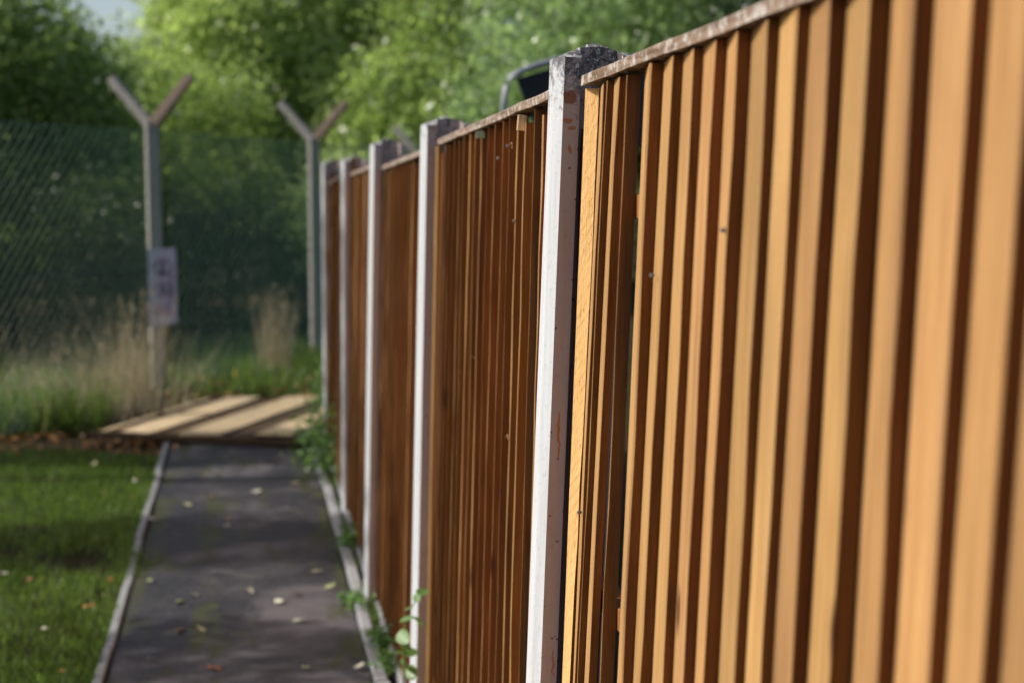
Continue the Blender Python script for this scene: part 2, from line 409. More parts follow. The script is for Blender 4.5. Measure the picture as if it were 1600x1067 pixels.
def make_post(Y, xtop, ztop, lean, side, near=False):
    D, Wd = .104, .155
    ch, cd = .012, .028
    xtop = xtop*(Y+.08)/Y
    # H outline (u across the fence, v along it)
    o2 = [(0, cd), (ch, 0), (.043, 0), (.048, .04), (.120, .04), (.126, 0), (Wd-.01, 0), (Wd, cd),
          (Wd, D-cd), (Wd-.01, D), (.126, D), (.120, D-.04), (.048, D-.04), (.043, D), (ch, D), (0, D-cd)]
    n = len(o2)
    def roof(u, v): return min(.42*min(u, Wd-u), .55*min(v, D-v))
    # finer outline
    pts = []; nrm = []
    for i in range(n):
        a, b = o2[i], o2[(i+1) % n]; L = math.hypot(b[0]-a[0], b[1]-a[1]); k = max(1, int(L/.014))
        for j in range(k):
            pts.append((a[0]+(b[0]-a[0])*j/k, a[1]+(b[1]-a[1])*j/k)); nrm.append(i)
    m = len(pts)
    inner = [(.018+.0118*i, D/2+dv) for i in range(10) for dv in (0,)] + [(.03, .035), (.03, D-.035), (.045, .04), (.045, D-.04), (.132, .035), (.132, D-.035)]
    cv, ce, cf, _, _, _ = delaunay_2d_cdt([Vector(p) for p in pts+inner], [(i, (i+1) % m) for i in range(m)], [], 1, 1e-6)
    verts = []; faces = []; mi = []
    zs = [-.15, .5, 1.0, 1.5, ztop-.05]
    R = random.Random(int(Y*100))
    for z in zs:
        for (u, v) in pts: verts.append((u, v, z))
    base = len(zs)*m
    for (u, v) in [tuple(c) for c in cv]:
        verts.append((u, v, ztop+roof(u, v)+(R.uniform(-.0015, .0015))))
    # map outline -> cdt vertex index
    key = {(round(c[0], 5), round(c[1], 5)): base+i for i, c in enumerate(cv)}
    top = [key[(round(p[0], 5), round(p[1], 5))] for p in pts]
    for k in range(len(zs)):
        for i in range(m):
            j = (i+1) % m
            a, b = k*m+i, k*m+j
            c, d = ((k+1)*m+j, (k+1)*m+i) if k < len(zs)-1 else (top[j], top[i])
            faces.append((a, b, c, d))
            seg = nrm[i]
            mi.append(1 if seg in (1, 2, 3, 4, 5) else 0)
    for f in cf: faces.append(tuple(base+i for i in f)); mi.append(2)
    vv = []
    for (u, v, z) in verts:
        vv.append((xtop+u+lean*(z-ztop), v+Y, z))
    o = mesh_obj('concrete_post', [(Vector(p)-FO) for p in vv], faces, [M['conc'], side, M['conc_top']], fence, mi)
    # keep object coordinates in world-like units for the stain marks
    return o
POSTS = [(2.57, .555, 2.118, .037), (4.48, .555, 2.078, .0267), (6.28, .555, 2.07, .0251), (8.13, .555, 2.034, .012), (10.17, .555, 2.056, .0055)]
for i, (Y, x, z, l) in enumerate(POSTS):
    o = make_post(Y, x, z, l, M['conc_side1'] if i == 0 else M['conc_side'], i == 0)
    # move the mesh so that its own coordinates equal world x,z (material marks)
    o.data.transform(Matrix.Translation(FO-Vector((0, 2.6, 0)))); o.location = -(FO-Vector((0, 2.6, 0)))
    if i == 0: o['label'] = 'nearest concrete post with rust coloured stains, in sharp focus'

def board_mesh(name, parent, Yt, Yb, t, z0, z1, lean=LEAN, xb=XB, length=.108, seed=0, t2=.004, off=0., tdepth=None, mats=None, back=None):
    """one feather-edge board: thick edge at Y (towards the camera), thin edge tucked behind the next board"""
    R = random.Random(seed); segs = 14; verts = []; faces = []; mi = []; wr0 = R.choice([.0004, .0006, .0010, .0022])
    for k in range(segs+1):
        q = k/segs; z = z0+(z1-z0)*q; yk = Yb+(Yt-Yb)*((z-.2)/1.8) ; x = xb+off+lean*(z-2)
        w = .0011*R.uniform(-1, 1); w2 = .0014*R.uniform(-1, 1); b = t if back is None else back
        wr = wr0*(.5+R.random())
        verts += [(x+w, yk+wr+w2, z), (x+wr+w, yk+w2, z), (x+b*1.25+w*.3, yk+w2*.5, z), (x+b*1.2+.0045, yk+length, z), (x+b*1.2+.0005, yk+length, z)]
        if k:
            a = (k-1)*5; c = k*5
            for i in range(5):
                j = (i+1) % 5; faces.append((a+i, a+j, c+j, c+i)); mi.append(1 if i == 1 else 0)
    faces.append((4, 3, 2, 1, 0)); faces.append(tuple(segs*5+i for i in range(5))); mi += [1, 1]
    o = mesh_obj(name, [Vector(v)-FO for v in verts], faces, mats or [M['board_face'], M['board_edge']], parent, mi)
    return o

def panel(ynear, yfar, zc_near, zc_far, label, e0=.04, e1=.04, zbot=.05, xb=XB):
    """rails behind the boards are the panel's own mesh"""
    mb = MB(); y0_, y1_ = ynear-e0, yfar+e1; ym = (y0_+y1_)/2; L = yfar-ynear
    for z in (.35, 1.15, 1.85):
        mb.box((xb+.045+LEAN*(z-2)-FO.x, ym-FO.y, z), (.036, y1_-y0_-.004, .04))
    for yv in (y0_+.022, y1_-.022):
        mb.box((xb+.028-FO.x-LEAN, yv-FO.y, 1.04), (.034, .036, 1.9), Matrix.Rotation(LEAN, 3, 'Y'))
    p = mb.build('fence_panel', M['rail_wood'], fence, bevel=.002)
    p['label'] = label
    # capping
    n = 16; verts = []; faces = []
    R = random.Random(int(ynear*77))
    for k in range(n+1):
        q = k/n; y = ynear+L*q; z = zc_near+(zc_far-zc_near)*q+R.uniform(-.0012, .0012); x0 = xb-.006+LEAN*(z-2)+R.uniform(-.001, .001); w = .055
        verts += [(x0, y, z-.017), (x0, y, z-.001), (x0+.003, y, z+.002), (x0+w, y, z+.002), (x0+w, y, z-.017)]
        if k:
            a = (k-1)*5; c = k*5
            for i in range(5): j = (i+1) % 5; faces.append((a+i, c+i, c+j, a+j))
    faces.append((0, 1, 2, 3, 4)); faces.append(tuple(n*5+i for i in (4, 3, 2, 1, 0)))
    mesh_obj('capping_rail', [Vector(v)-FO for v in verts], faces, M['cap'], p)
    return p
def rows_to_board(x300, x1020):
    A = at_plane(x300, 300, XB, LEAN); B = at_plane(x1020, 1020, XB, LEAN)
    s = (A.y-B.y)/(A.z-B.z); return A.y+s*(2-A.z), A.y+s*(.2-A.z)
def cap_line(a, b, yn, yf):
    A = at_plane(a[0], a[1], XB-.006, LEAN); B = at_plane(b[0], b[1], XB-.006, LEAN)
    k = (B.z-A.z)/(B.y-A.y); return A.z+k*(yn-A.y)+.008, A.z+k*(yf-A.y)+.008
# --- panel nearest to the camera: boards read one by one
bright_end_300 = [1006.8, 1040.3, 1073.3, 1105.5, 1139.5, 1186, 1231.8, 1280.5, 1341.3, 1411, 1501, 1589.5]
dark_end_300 = [1023, 1054.8, 1086.8, 1118.3, 1157.5, 1203.3, 1247.5, 1297.8, 1363, 1440.3, 1525.8, 1615]
bright_end_1020 = [973.3, 1002.5, 1037.8, 1069.3, 1101.5, 1148.8, 1190.8, 1237.3, 1298.8, 1369.3, 1453.8, 1536.6]
C1 = cap_line((1228, 0), (912, 125), .93, 2.54)
p1 = panel(.93, 2.54, *C1, 'nearest panel, its board faces lit golden', e1=.062)
def ztop_of(y): return C1[0]+(C1[1]-C1[0])*(y-.93)/1.61-.018
prev = None
for i, (a, b, c) in enumerate(zip(bright_end_300, dark_end_300, bright_end_1020)):
    yt, yb = rows_to_board(a, c)
    q = at_plane(a, 300, XB, LEAN); sc = F/((Vector((q.x, q.y, q.z))-Vector((0, 0, EYE))).dot(fw))
    t = min(.024, max(.0145, (b-a)/sc*1.25))
    board_mesh('board', p1, yt, yb, t, .05, ztop_of(yt)+rnd.uniform(-.004, .0), seed=i, length=.112)
    last = (yt, yb)
for k in range(1, 3):
    board_mesh('board', p1, last[0]-.098*k, last[1]-.098*k, .015, .05, ztop_of(1), seed=50+k, length=.112)
# irregular boards next to the near post: (x300, x1020, outward offset, thickness, length, materials)
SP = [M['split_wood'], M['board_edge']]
y3 = rows_to_board(939.8, 904.5); y2 = rows_to_board(958.2, 921.5); y1 = rows_to_board(970, 938)
board_mesh('board', p1, y1[0], y1[1], .019, .05, ztop_of(2.4)-.004, seed=71, off=.002, length=y2[0]-y1[0]+.01)
board_mesh('board', p1, y2[0], y2[1], .012, .05, ztop_of(2.4)-.004, seed=72, off=.0, length=y3[0]-y2[0]+.012)
board_mesh('board', p1, y3[0], y3[1], .013, .05, ztop_of(2.4)-.004, seed=73, off=.0, length=.06)
board_mesh('board', p1, y3[0]+.028, y3[1]+.028, .008, .05, ztop_of(2.5)-.006, seed=74, off=.002, length=.06)
# twisted split batten beside the post (its broad face turned to the light)
def batten(parent, x0, x1, y300, lab, z1, seed, X0=None, dy=.028):
    R = random.Random(seed); verts = []; faces = []; segs = 22
    A0 = at_y(x0[0], 300, y300); A1 = at_y(x1[0], 300, y300-dy)
    B0 = at_y(x0[1], 1020, y300); B1 = at_y(x1[1], 1020, y300-dy)
    def lp(A, B, z): k = (z-B.z)/(A.z-B.z); return B.lerp(A, k)
    for k in range(segs+1):
        z = .05+(z1-.05)*k/segs; a = lp(A0, B0, z); b = lp(A1, B1, z); w = R.uniform(-.0010, .0010); w2 = R.uniform(-.0012, .0012)
        d = (b-a).normalized()
        zt = z + (R.uniform(-.006, .004) if k == segs else 0)
        verts += [(a.x, a.y, z), (a.x-.001+w*.4, a.y-.004, z), (b.x+w2, b.y, zt), (b.x+.006+w2, b.y+.001, z), (b.x+.008, b.y+.030, z), (a.x+.004, a.y+.014, z)]
        if k:
            p = (k-1)*6; q = k*6
            for i in range(6): j = (i+1) % 6; faces.append((p+i, p+j, q+j, q+i))
    faces.append((5, 4, 3, 2, 1, 0)); faces.append(tuple(segs*6+i for i in range(6)))
    mi = [0 if (i % 6) in (0, 1) else 1 for i in range(len(faces))]
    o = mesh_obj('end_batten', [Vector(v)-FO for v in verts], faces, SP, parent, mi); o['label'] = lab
    return o
batten(p1, (908.5, 880), (929, 893), 2.545, 'rough sawn batten with split diagonal grain beside the near post', ztop_of(2.54)-.004, 5)
# --- further panels
def regular_panel(ynear, yfar, zn, zf, label, seed, gap_at=None):
    p = panel(ynear, yfar, zn, zf, label); R = random.Random(seed)
    y = ynear+.008; i = 0
    while y < yfar-.05:
        t = R.choice([.018, .0205, .0225, .024]); L = .108
        zc = zn+(zf-zn)*(y-ynear)/(yfar-ynear)
        dz = R.uniform(-.012, 0) - (R.choice([0, 0, .02]) if i < 6 else 0)
        tw = R.uniform(-.004, .004)
        pitch = R.uniform(.088, .104)
        if gap_at and i in gap_at: t = .012; L = .07
        board_mesh('board', p, y+tw, y-tw, t, .05, zc-.018+dz, seed=seed*100+i, off=R.uniform(-.0015, .0015), length=min(L, yfar-y+.01))
        y += pitch; i += 1
    # pale end batten at the far post
    if seed != 2: return p
    x = XB-.004
    mb = MB(); zt = zf-.022
    o = MB(); o.box((x-FO.x-LEAN*.9, yfar-.012-FO.y, (zt+.06)/2), (.012, .018, zt-.06), Matrix.Rotation(math.radians(-35), 3, 'Z') @ Matrix.Rotation(LEAN, 3, 'Y'))
    e = o.build('end_batten', [M['board_face']], p, bevel=.001)
    return p
p2 = regular_panel(2.69, 4.46, *cap_line((848, 152), (687, 221), 2.69, 4.46), 'second panel, between the first and second visible posts', 2, gap_at=(2,))
p3 = regular_panel(4.60, 6.26, *cap_line((653, 240), (600, 261), 4.60, 6.26), 'third panel, between the second and third visible posts', 3)
p4 = regular_panel(6.40, 8.11, *cap_line((575, 262), (550, 272), 6.40, 8.11), 'fourth panel, shorter and dark brown', 4)
p5 = regular_panel(8.25, 10.15, *cap_line((533, 275), (516, 285), 8.25, 10.15), 'farthest panel, at the end of the fence', 5)
# nails and the little tag on the second panel
def on_fence(x, y): return at_plane(x, y, XB-.001, LEAN)
for (x, y) in ((778, 247), (803, 345), (793, 228), (1018, 430), (1130, 360), (893, 468), (905, 800)):
    q = on_fence(x, y); mb = MB(); mb.tube([(-.002, -.002, 0), (.003, .003, 0)], .0032, 7)
    o = mb.build('nail', M['nail'], p2 if x < 850 else p1); o.location = q-FO
q = on_fence(812, 190); mb = MB(); mb.box((0, 0, 0), (.020, .006, .034), Matrix.Rotation(.1, 3, 'Y')); o = mb.build('bare_splintered_end', M['pale_wood'], p2, bevel=.001); o.location = q-FO+Vector((.002, -.016, -.004))
for (x, y, a) in ((800, 232, 1.2), (794, 686, 1.0), (741, 560, .3)):
    q = on_fence(x, y); mb = MB(); mb.tube([(0, 0, 0), (-.004*math.cos(a), -.006, .010*math.sin(a)+.004), (-.009, -.010, .006)], .0009, 4, r2=.0004); o = mb.build('splinter', M['pale_wood'], p2); o.location = q-FO
q = on_fence(751, 211); mb = MB(); mb.box((0, 0, 0), (.022, .002, .018)); o = mb.build('paper_tag', M['tagpaper'], p2); o.location = q-FO+Vector((-.004, -.02, 0))

# ------------------------------------------------------------------ chain link fence with cranked posts
A = Vector((-.769, 13.07, 0)); B = Vector((.793, 16.0, 0)); Cc = Vector((2.38, 19.0, 0)); Dd = A*2-B
E_ = A+(A-B)*1.9; G_ = Cc+(B-A)*1.0
link_f = thing('chain_link_fence', 'tall green chain link fence on cranked concrete posts crossing behind the end of the path', 'fence', tuple(A))
ldir = (B-A).normalized(); lper = Vector((ldir.y, -ldir.x, 0))
def ypost(P, zc, w=.115, arm=(1, 1)):
    mb = MB(); O = P-A
    ang = math.atan2(ldir.y, ldir.x)-math.pi/2
    Rz = Matrix.Rotation(math.radians(14), 3, 'Z')
    mb.box(O+Vector((0, 0, zc/2-.1)), (w*1.08, w, zc+.2), Rz, taper=.92)
    o = mb.build('fence_post', M['mast'], link_f, bevel=.012)
    for s, k in ((-1, arm[0]), (1, arm[1])):
        if not k: continue
        a = Vector((0, 0, zc-.05)); e = lper*s*.40+Vector((0, 0, zc+.38))
        d = (e-a); L = d.length; q = d.to_track_quat('Z', 'X').to_matrix()
        m2 = MB(); m2.box(a+d/2+O, (w*.78, w*.7, L), q, taper=.85)
        m2.build('arm', M['mast'] if s < 0 else M['mast_brown'], o, bevel=.008)
    return o
ypost(A, 2.47); ypost(B, 2.44); ypost(Cc, 2.30, arm=(1, 1)); ypost(Dd, 2.44, arm=(1, 1))
def chain(P, Q, z0, z1, off):
    d = (Q-P); L = d.length; u = d/L; mb_v = []; 
    n = lper*off
    pit = .108; H = z1-z0; r = .0018; verts = []; faces = []
    k = -int(H/pit)-1
    def seg(a0, z_a, a1, z_b, dn):
        # clip to [0,L]
        if a0 > a1: a0, z_a, a1, z_b = a1, z_b, a0, z_a
        if a1 <= 0 or a0 >= L: return
        if a0 < 0: z_a += (z_b-z_a)*(0-a0)/(a1-a0); a0 = 0
        if a1 > L: z_b = z_a+(z_b-z_a)*(L-a0)/(a1-a0); a1 = L
        if a1-a0 < .01: return
        p = P-A+u*a0+n+lper*dn+Vector((0, 0, z_a)); q = P-A+u*a1+n+lper*dn+Vector((0, 0, z_b))
        t = (q-p).normalized(); s1 = t.cross(lper).normalized()*r; s2 = lper*r; m = len(verts)
        for e in (p, q): verts.extend([e+s1*1.1, e+s2-s1*.6, e-s2-s1*.6])
        faces.extend([(m, m+1, m+4, m+3), (m+1, m+2, m+5, m+4), (m+2, m, m+3, m+5)])
    N = int((L+H)/pit)+2
    for i in range(-int(H/pit)-2, N):
        seg(i*pit, z0, i*pit+H, z1, .002); seg(i*pit, z1, i*pit+H, z0, -.002)
    return verts, faces
vs_, fs_ = [], []
for (P, Q) in ((E_, Dd), (Dd, A), (A, B), (B, Cc), (Cc, G_)):
    v, f = chain(P, Q, .05, 2.38, .085); n0 = len(vs_); vs_ += v; fs_ += [tuple(i+n0 for i in q) for q in f]
stuff(mesh_obj('wire_mesh', vs_, fs_, M['wire'], link_f))
for z in (.08, 1.2, 2.36):
    mb = MB()
    pts = [P-A+lper*.085+Vector((0, 0, z)) for P in (E_, Dd, A, B, Cc, G_)]
    mb.tube(pts, .0028, 5); mb.build('line_wire', M['wire'], link_f)

# ------------------------------------------------------------------ warning sign on the first cranked post
TL = at_y(230, 388, 12.93); BR = at_y(277, 510, 12.93)
sg = thing('warning_sign', 'faded upright rectangular warning sign with red and black marks on the left cranked post', 'sign', ((TL.x+BR.x)/2, 12.96, (TL.z+BR.z)/2))
w, h = BR.x-TL.x, TL.z-BR.z
mb = MB(); mb.add([(-w/2, 0, -h/2-.01), (w/2, 0, -h/2+.03), (w/2, 0, h/2), (-w/2, 0, h/2-.01), (-w/2, .003, -h/2-.01), (w/2, .003, -h/2+.03), (w/2, .003, h/2), (-w/2, .003, h/2-.01)],
    [(0, 1, 2, 3), (7, 6, 5, 4), (0, 4, 5, 1), (1, 5, 6, 2), (2, 6, 7, 3), (3, 7, 4, 0)])
mb.build('sign_plate', M['sign_white'], sg)
def mark(name, pts, m, y=-.002):
    n = len(pts); vs2 = [(x*w, y, z*h) for x, z in pts]+[(x*w, y+.001, z*h) for x, z in pts]
    fs2 = [tuple(range(n)), tuple(range(2*n-1, n-1, -1))]+[(i, i+n, (i+1) % n+n, (i+1) % n) for i in range(n)]
    mesh_obj(name, vs2, fs2, m, sg)
def ring(cx, cz, r0, r1, n=20):
    vs2 = []; fs2 = []
    for i in range(n):
        a = 2*math.pi*i/n; vs2 += [(cx*w+r0*math.cos(a), -.002, cz*h+r0*math.sin(a)), (cx*w+r1*math.cos(a), -.002, cz*h+r1*math.sin(a))]
        j = (i+1) % n; fs2.append((2*i, 2*i+1, 2*j+1, 2*j))
    mesh_obj('ring', vs2, fs2, M['sign_red'], sg)
ring(.03, .25, .055, .085); ring(.0, -.03, .055, .08)
mark('figure', [(-.10, .16), (.14, .16), (.05, .36), (.0, .36)], M['sign_black'])
mark('figure', [(-.10, -.09), (.13, -.09), (.08, .03), (-.05, .04)], M['sign_black'])
mark('red_band', [(-.38, -.36), (.30, -.36), (.30, -.22), (-.38, -.22)], M['sign_red'])
mark('red_band', [(.22, -.2), (.38, -.2), (.38, .2), (.27, .2)], M['sign_red'])

# ------------------------------------------------------------------ fallen panel
fp = thing('fallen_fence_panel', 'broken timber fence panel lying flat across the end of the path', 'fence panel', (-.4, 11.6, 0))
FPO = Vector((-.4, 11.6, 0))
NL = at_z(140, 679, .06); NR = at_z(455, 683, .10); dd = Vector((.84, 1.68, .01))
def plank(s0, s1, z0, z1, m, name='plank', e0=0, e1=1.0, seed=0):
    R = random.Random(seed); vs2 = []
    for k in range(5):
        q = e0+(e1-e0)*k/4
        for s, z in ((s0, z0), (s1, z0), (s1, z1), (s0, z1)):
            p = NL.lerp(NR, s)+dd*q; vs2.append((p.x+R.uniform(-.004, .004)-FPO.x, p.y-FPO.y, p.z-.06+z+.004*R.uniform(-1, 1)))
    fs2 = []
    for k in range(4):
        for i in range(4): a = k*4+i; b = k*4+(i+1) % 4; fs2.append((a, b, b+4, a+4))
    fs2 += [(3, 2, 1, 0), (16, 17, 18, 19)]
    o = mesh_obj(name, vs2, fs2, m, fp); b = o.modifiers.new('bevel', 'BEVEL'); b.width = .003; b.limit_method = 'ANGLE'
    return o
for i, (a, b, m, z) in enumerate([(.0, .035, 'pale_wood', .07), (.045, .12, 'dark_plank', .055), (.125, .30, 'pale_wood', .075), (.31, .44, 'dark_plank', .055), (.45, .655, 'pale_wood', .078),
                               (.665, .81, 'dark_plank', .056), (.82, 1.0, 'pale_wood', .08)]):
    plank(a, b, z-.014, z, M[m], e0=rnd.uniform(0, .015), e1=1-rnd.uniform(0, .04), seed=i)
def cross(q, z):
    a = NL+dd*q; b = NR+dd*q; v = b-a; ang = math.atan2(v.y, v.x)
    mb = MB(); mb.box((a+b)/2-FPO-Vector((0, 0, .02)), (v.length*1.01, .045, .05), Matrix.Rotation(ang, 3, 'Z')); mb.build('rail', M['dark_plank'], fp, bevel=.003)
for q in (.015, .5, .97): cross(q, 0)

# ------------------------------------------------------------------ grey framed canopy beyond the fence
cY = 7.2
gc = thing('garden_canopy', 'grey tube frame with dark fabric rising behind the fence left of the near post', 'canopy', tuple(Vector((at_y(820, 170, cY).x, cY, 0))))
GO = gc.location.copy()
pth = [at_y(772, 1000, cY), at_y(785, 240, cY), at_y(787, 165, cY), at_y(790, 135, cY), at_y(797, 122, cY), at_y(812, 113, cY), at_y(840, 102, cY), at_y(880, 92, cY), at_y(960, 88, cY), at_y(1040, 100, cY), at_y(1060, 125, cY), at_y(1064, 400, cY)]
pth[0].z = 0; pth[-1].z = 0
mb = MB(); mb.tube([p-GO for p in pth], .017, 8); mb.build('frame', M['steel'], gc, smooth=True)
fv = [at_y(808, 122, cY), at_y(880, 102, cY), at_y(960, 98, cY), at_y(1040, 108, cY), at_y(1055, 230, cY), at_y(850, 230, cY)]
o1 = [p-GO+Vector((0, .03, 0)) for p in fv]; o2_ = [p+Vector((0, .006, 0)) for p in o1]
n = 6; mesh_obj('fabric_panel', o1+o2_, [tuple(range(n))[::-1], tuple(range(n, 2*n))]+[(i, (i+1) % n, (i+1) % n+n, i+n) for i in range(n)], M['canvas'], gc)

# ------------------------------------------------------------------ trees and shrubs
G = 'trees beyond the fences'
tree('tree', 'dark leafy tree at the far left whose crown leans towards the sky gap', 'tree', (-4.6, 19.5, 0),
     [(-4.9, 19.5, 3.6, 2.2, 1.6, 2.1), (-3.3, 19.2, 3.1, 1.5, 1.6, 1.6), (-2.35, 19.8, 2.85, 1.05, 1.2, 1.3), (-5.5, 19, 2.4, 2.2, 1.6, 1.8)], 80000, M['leaf_mid'], .11, .2, G)
tree('tree', 'pale yellow green tree with hanging leaves right of the sky gap', 'tree', (.6, 25.5, 0),
     [(.7, 25.5, 4.1, 2.5, 1.8, 2.6), (-.40, 25.2, 3.9, 1.0, 1.3, 2.2), (2.3, 25.5, 3.6, 1.9, 1.8, 2.4), (1.2, 24.2, 2.5, 2.0, .8, 1.2)], 80000, M['leaf_light'], .13, .2, G, droop=.9)
tree('tree', 'mid green tree above the far end of the timber fence', 'tree', (4.6, 23.5, 0),
     [(4.6, 23.5, 3.8, 2.6, 1.6, 2.5), (2.9, 22.5, 2.6, 1.5, 1.4, 1.6), (6.6, 23, 3.8, 2.0, 1.5, 2.5)], 70000, M['leaf_mid'], .13, .2, G)
tree('tree', 'glossy leaved green tree over the fence left of the near post top', 'tree', (4.3, 14.8, 0),
     [(4.2, 14.8, 3.0, 1.5, 1.3, 1.5), (3.0, 14.6, 2.4, .9, 1.0, 1.0), (5.1, 15, 3.6, 1.5, 1.2, 1.7), (3.6, 15.5, 4.3, 1.3, 1.0, 1.3)], 26000, M['leaf_gloss'], .10, .12, G)
tree('conifer', 'very dark green conifer behind the nearest fence panel', 'tree', (5.6, 13.8, 0),
     [(5.6, 13.8, 3.0, 1.15, 1.1, 3.0), (6.8, 14.0, 3.0, 1.2, 1.1, 3.0), (5.5, 13.8, 1.4, 1.3, 1.2, 1.5)], 36000, M['leaf_conifer'], .075, .12, G)
tree('tree', 'broad dark green tree filling the gap behind the left cranked post', 'tree', (-1.9, 22.5, 0),
     [(-1.9, 22.5, 2.6, 1.4, 1.2, 1.5), (-3.6, 22.8, 2.2, 1.4, 1.2, 1.6), (-.5, 23, 2.6, 1.2, 1.2, 1.1)], 26000, M['leaf_mid'], .09, .12, G)
# shrubs
H_ = 'shrubs behind the chain link fence'
tree('shrub', 'large dark shrub behind the mesh left of the warning sign', 'shrub', (-2.5, 16.2, 0),
     [(-2.6, 16.2, 1.0, 1.2, .9, 1.0), (-1.6, 16.8, 1.0, .8, .8, .9), (-3.6, 15.8, 1.3, 1.3, 1.0, 1.3)], 20000, M['leaf_dark'], .07, .06, H_)
tree('shrub', 'dark rounded shrub behind the mesh between the two cranked posts', 'shrub', (-.1, 19.6, 0),
     [(-.1, 19.6, .9, 1.2, .9, .9), (-1.2, 19.8, .9, .9, .9, .95), (.9, 20, .8, .8, .8, .8)], 17000, M['leaf_dark'], .075, .06, H_)
tree('shrub', 'bright green shrub beside the right cranked post', 'shrub', (1.15, 18.6, 0),
     [(1.25, 18.6, 1.55, .55, .6, .75), (1.6, 18.8, .9, .5, .5, .6)], 6000, M['leaf_light'], .08, .05, H_)
tree('hedge', 'dark overgrown hedge closing the view behind the chain link fence', 'hedge', (0, 27.5, 0),
     [(-9+2.1*i, 27.8+rnd.uniform(-.4, .4), 1.6, 1.6, 1.0, 1.9) for i in range(12)], 60000, M['leaf_dark'], .12, .08, cl_r=.4, shell=.3)
# trees beside the lawn, left of the frame: they cast the dappled shade
S_ = 'trees left of the lawn'
tree('tree', 'small leafy tree left of the lawn, its shade crossing the path', 'tree', (-5.4, 8.6, 0),
     [(-5.4, 8.5, 4.3, 1.4, .42, .6), (-6.6, 8.7, 4.4, 1.4, .42, .6)], 15000, M['leaf_mid'], .10, .10, S_, shell=.1, cl_r=.18)
tree('tree', 'bushy tree left of the broken panel', 'tree', (-6.2, 11.3, 0),
     [(-6.2, 11.2, 4.4, 1.6, .4, .5), (-8.0, 11.5, 4.6, 1.6, .4, .6)], 10000, M['leaf_mid'], .10, .12, S_, shell=.1, cl_r=.18)
tree('tree', 'tall tree left of the broken panel, its crown shading the last fence posts', 'tree', (-6.6, 10.4, 0),
     [(-6.4, 10.4, 6.5, 1.0, 1.25, 1.0)], 7000, M['leaf_mid'], .10, .11, S_, shell=.1, cl_r=.2)
tree('tree', 'thin young tree left of the near lawn', 'tree', (-5.4, 6.5, 0),
     [(-5.3, 6.6, 4.0, 1.2, .75, .8)], 1300, M['leaf_light'], .11, .07, S_, shell=.1, cl_r=.2)
tree('tree', 'large dense tree left of the chain link fence', 'tree', (-6.9, 17.2, 0),
     [(-6.9, 17.0, 3.6, 2.0, 1.3, 1.7), (-8.2, 17.4, 3.4, 1.6, 1.2, 1.6)], 16000, M['leaf_dark'], .13, .2, S_, shell=.1)

# ------------------------------------------------------------------ grass and weeds
n = 95000
gx = PL-.05-rng.random(n)**1.3*4.2; gy = 3.2+rng.random(n)*7.35
keep = gy < 10.35+.25*np.sin(gx*3)
patch = np.sin(gx*2.3+1.1*np.sin(gy*1.7))*np.sin(gy*2.1+gx)+.5*np.sin(gx*9+gy*3)*np.sin(gy*7-gx*4)
keep &= (patch+rng.normal(size=len(gx))*.35) > -.45
gx, gy = gx[keep], gy[keep]
cl = .5+.5*np.sin(gx*7+np.sin(gy*5))*np.sin(gy*6+gx*2)
lawn = blades('lawn', gx, gy, .022+.03*rng.random(len(gx))+.012*cl, M['grass'], w=.0035, lean=.5, z0=-.01)
stuff(lawn)
n = 26000
gx = -5+rng.random(n)*7.2; gy = 11.9+rng.random(n)*5.5; line = -.9+(gy-13)*.53
keep = (np.abs(gx) > -1) & ~((gx > -1.2) & (gx < 1.0) & (gy < 12.9))
gx, gy = gx[keep], gy[keep]
stuff(blades('rough_grass', gx, gy, .08+.22*rng.random(len(gx))*(.4+.6*np.abs(np.sin(gx*3+gy))), M['grass'], w=.007, lean=.6, z0=-.04))
n = 2600
gx = -2.4+rng.random(n)*1.3; gy = 11.3+rng.random(n)*1.0
stuff(blades('grass_bank', gx, gy, .12+.3*rng.random(n), M['grass'], w=.006, lean=.6, z0=-.04))
n = 420
gx = -2.7+rng.random(n)*2.2; gy = 11.4+rng.random(n)*2.2
stuff(blades('dry_grass', gx, gy, .25+.55*rng.random(n), M['straw'], w=.0035, lean=.7, z0=-.04))
def clump(x, y, n, r, h, label, group='clumps of dry grass', tall=1.0, w=.004, lean=.34):
    t = thing('dry_grass_clump', label, 'grass', (x, y, 0), group)
    a = rng.normal(size=(n, 2))*r
    blades('dry_stalks', a[:, 0], a[:, 1], h*(.45+.55*rng.random(n)), M['straw'], t, w=w, lean=.2 if 'narrow' in label else .34)
    # seed heads
    m = n//5; b = rng.normal(size=(m, 2))*r*1.4; P = np.stack([b[:, 0], b[:, 1], h*rng.uniform(.55, 1, m)], 1)
    P = np.repeat(P, 8, 0)+rng.normal(size=(m*8, 3))*np.array([.012, .012, .035])
    stuff(quads_mesh('seed_heads', leaf_quads(P, .025), M['straw'], t))
for (px, py, n, r, h, lab) in ((215, 640, 130, .10, 1.05, 'tall dry grass just left of the post with the warning sign'),
                               (160, 655, 130, .2, .72, 'pale dry grass clump on the bank, second from the sign post'),
                               (80, 665, 120, .2, .5, 'low dry grass clump furthest left on the bank'),
                               (428, 590, 110, .08, .95, 'narrow tall dry grass clump behind the mesh in front of the dark shrubs')):
    q = at_z(px, py); clump(q.x, q.y, n, r, h, lab)
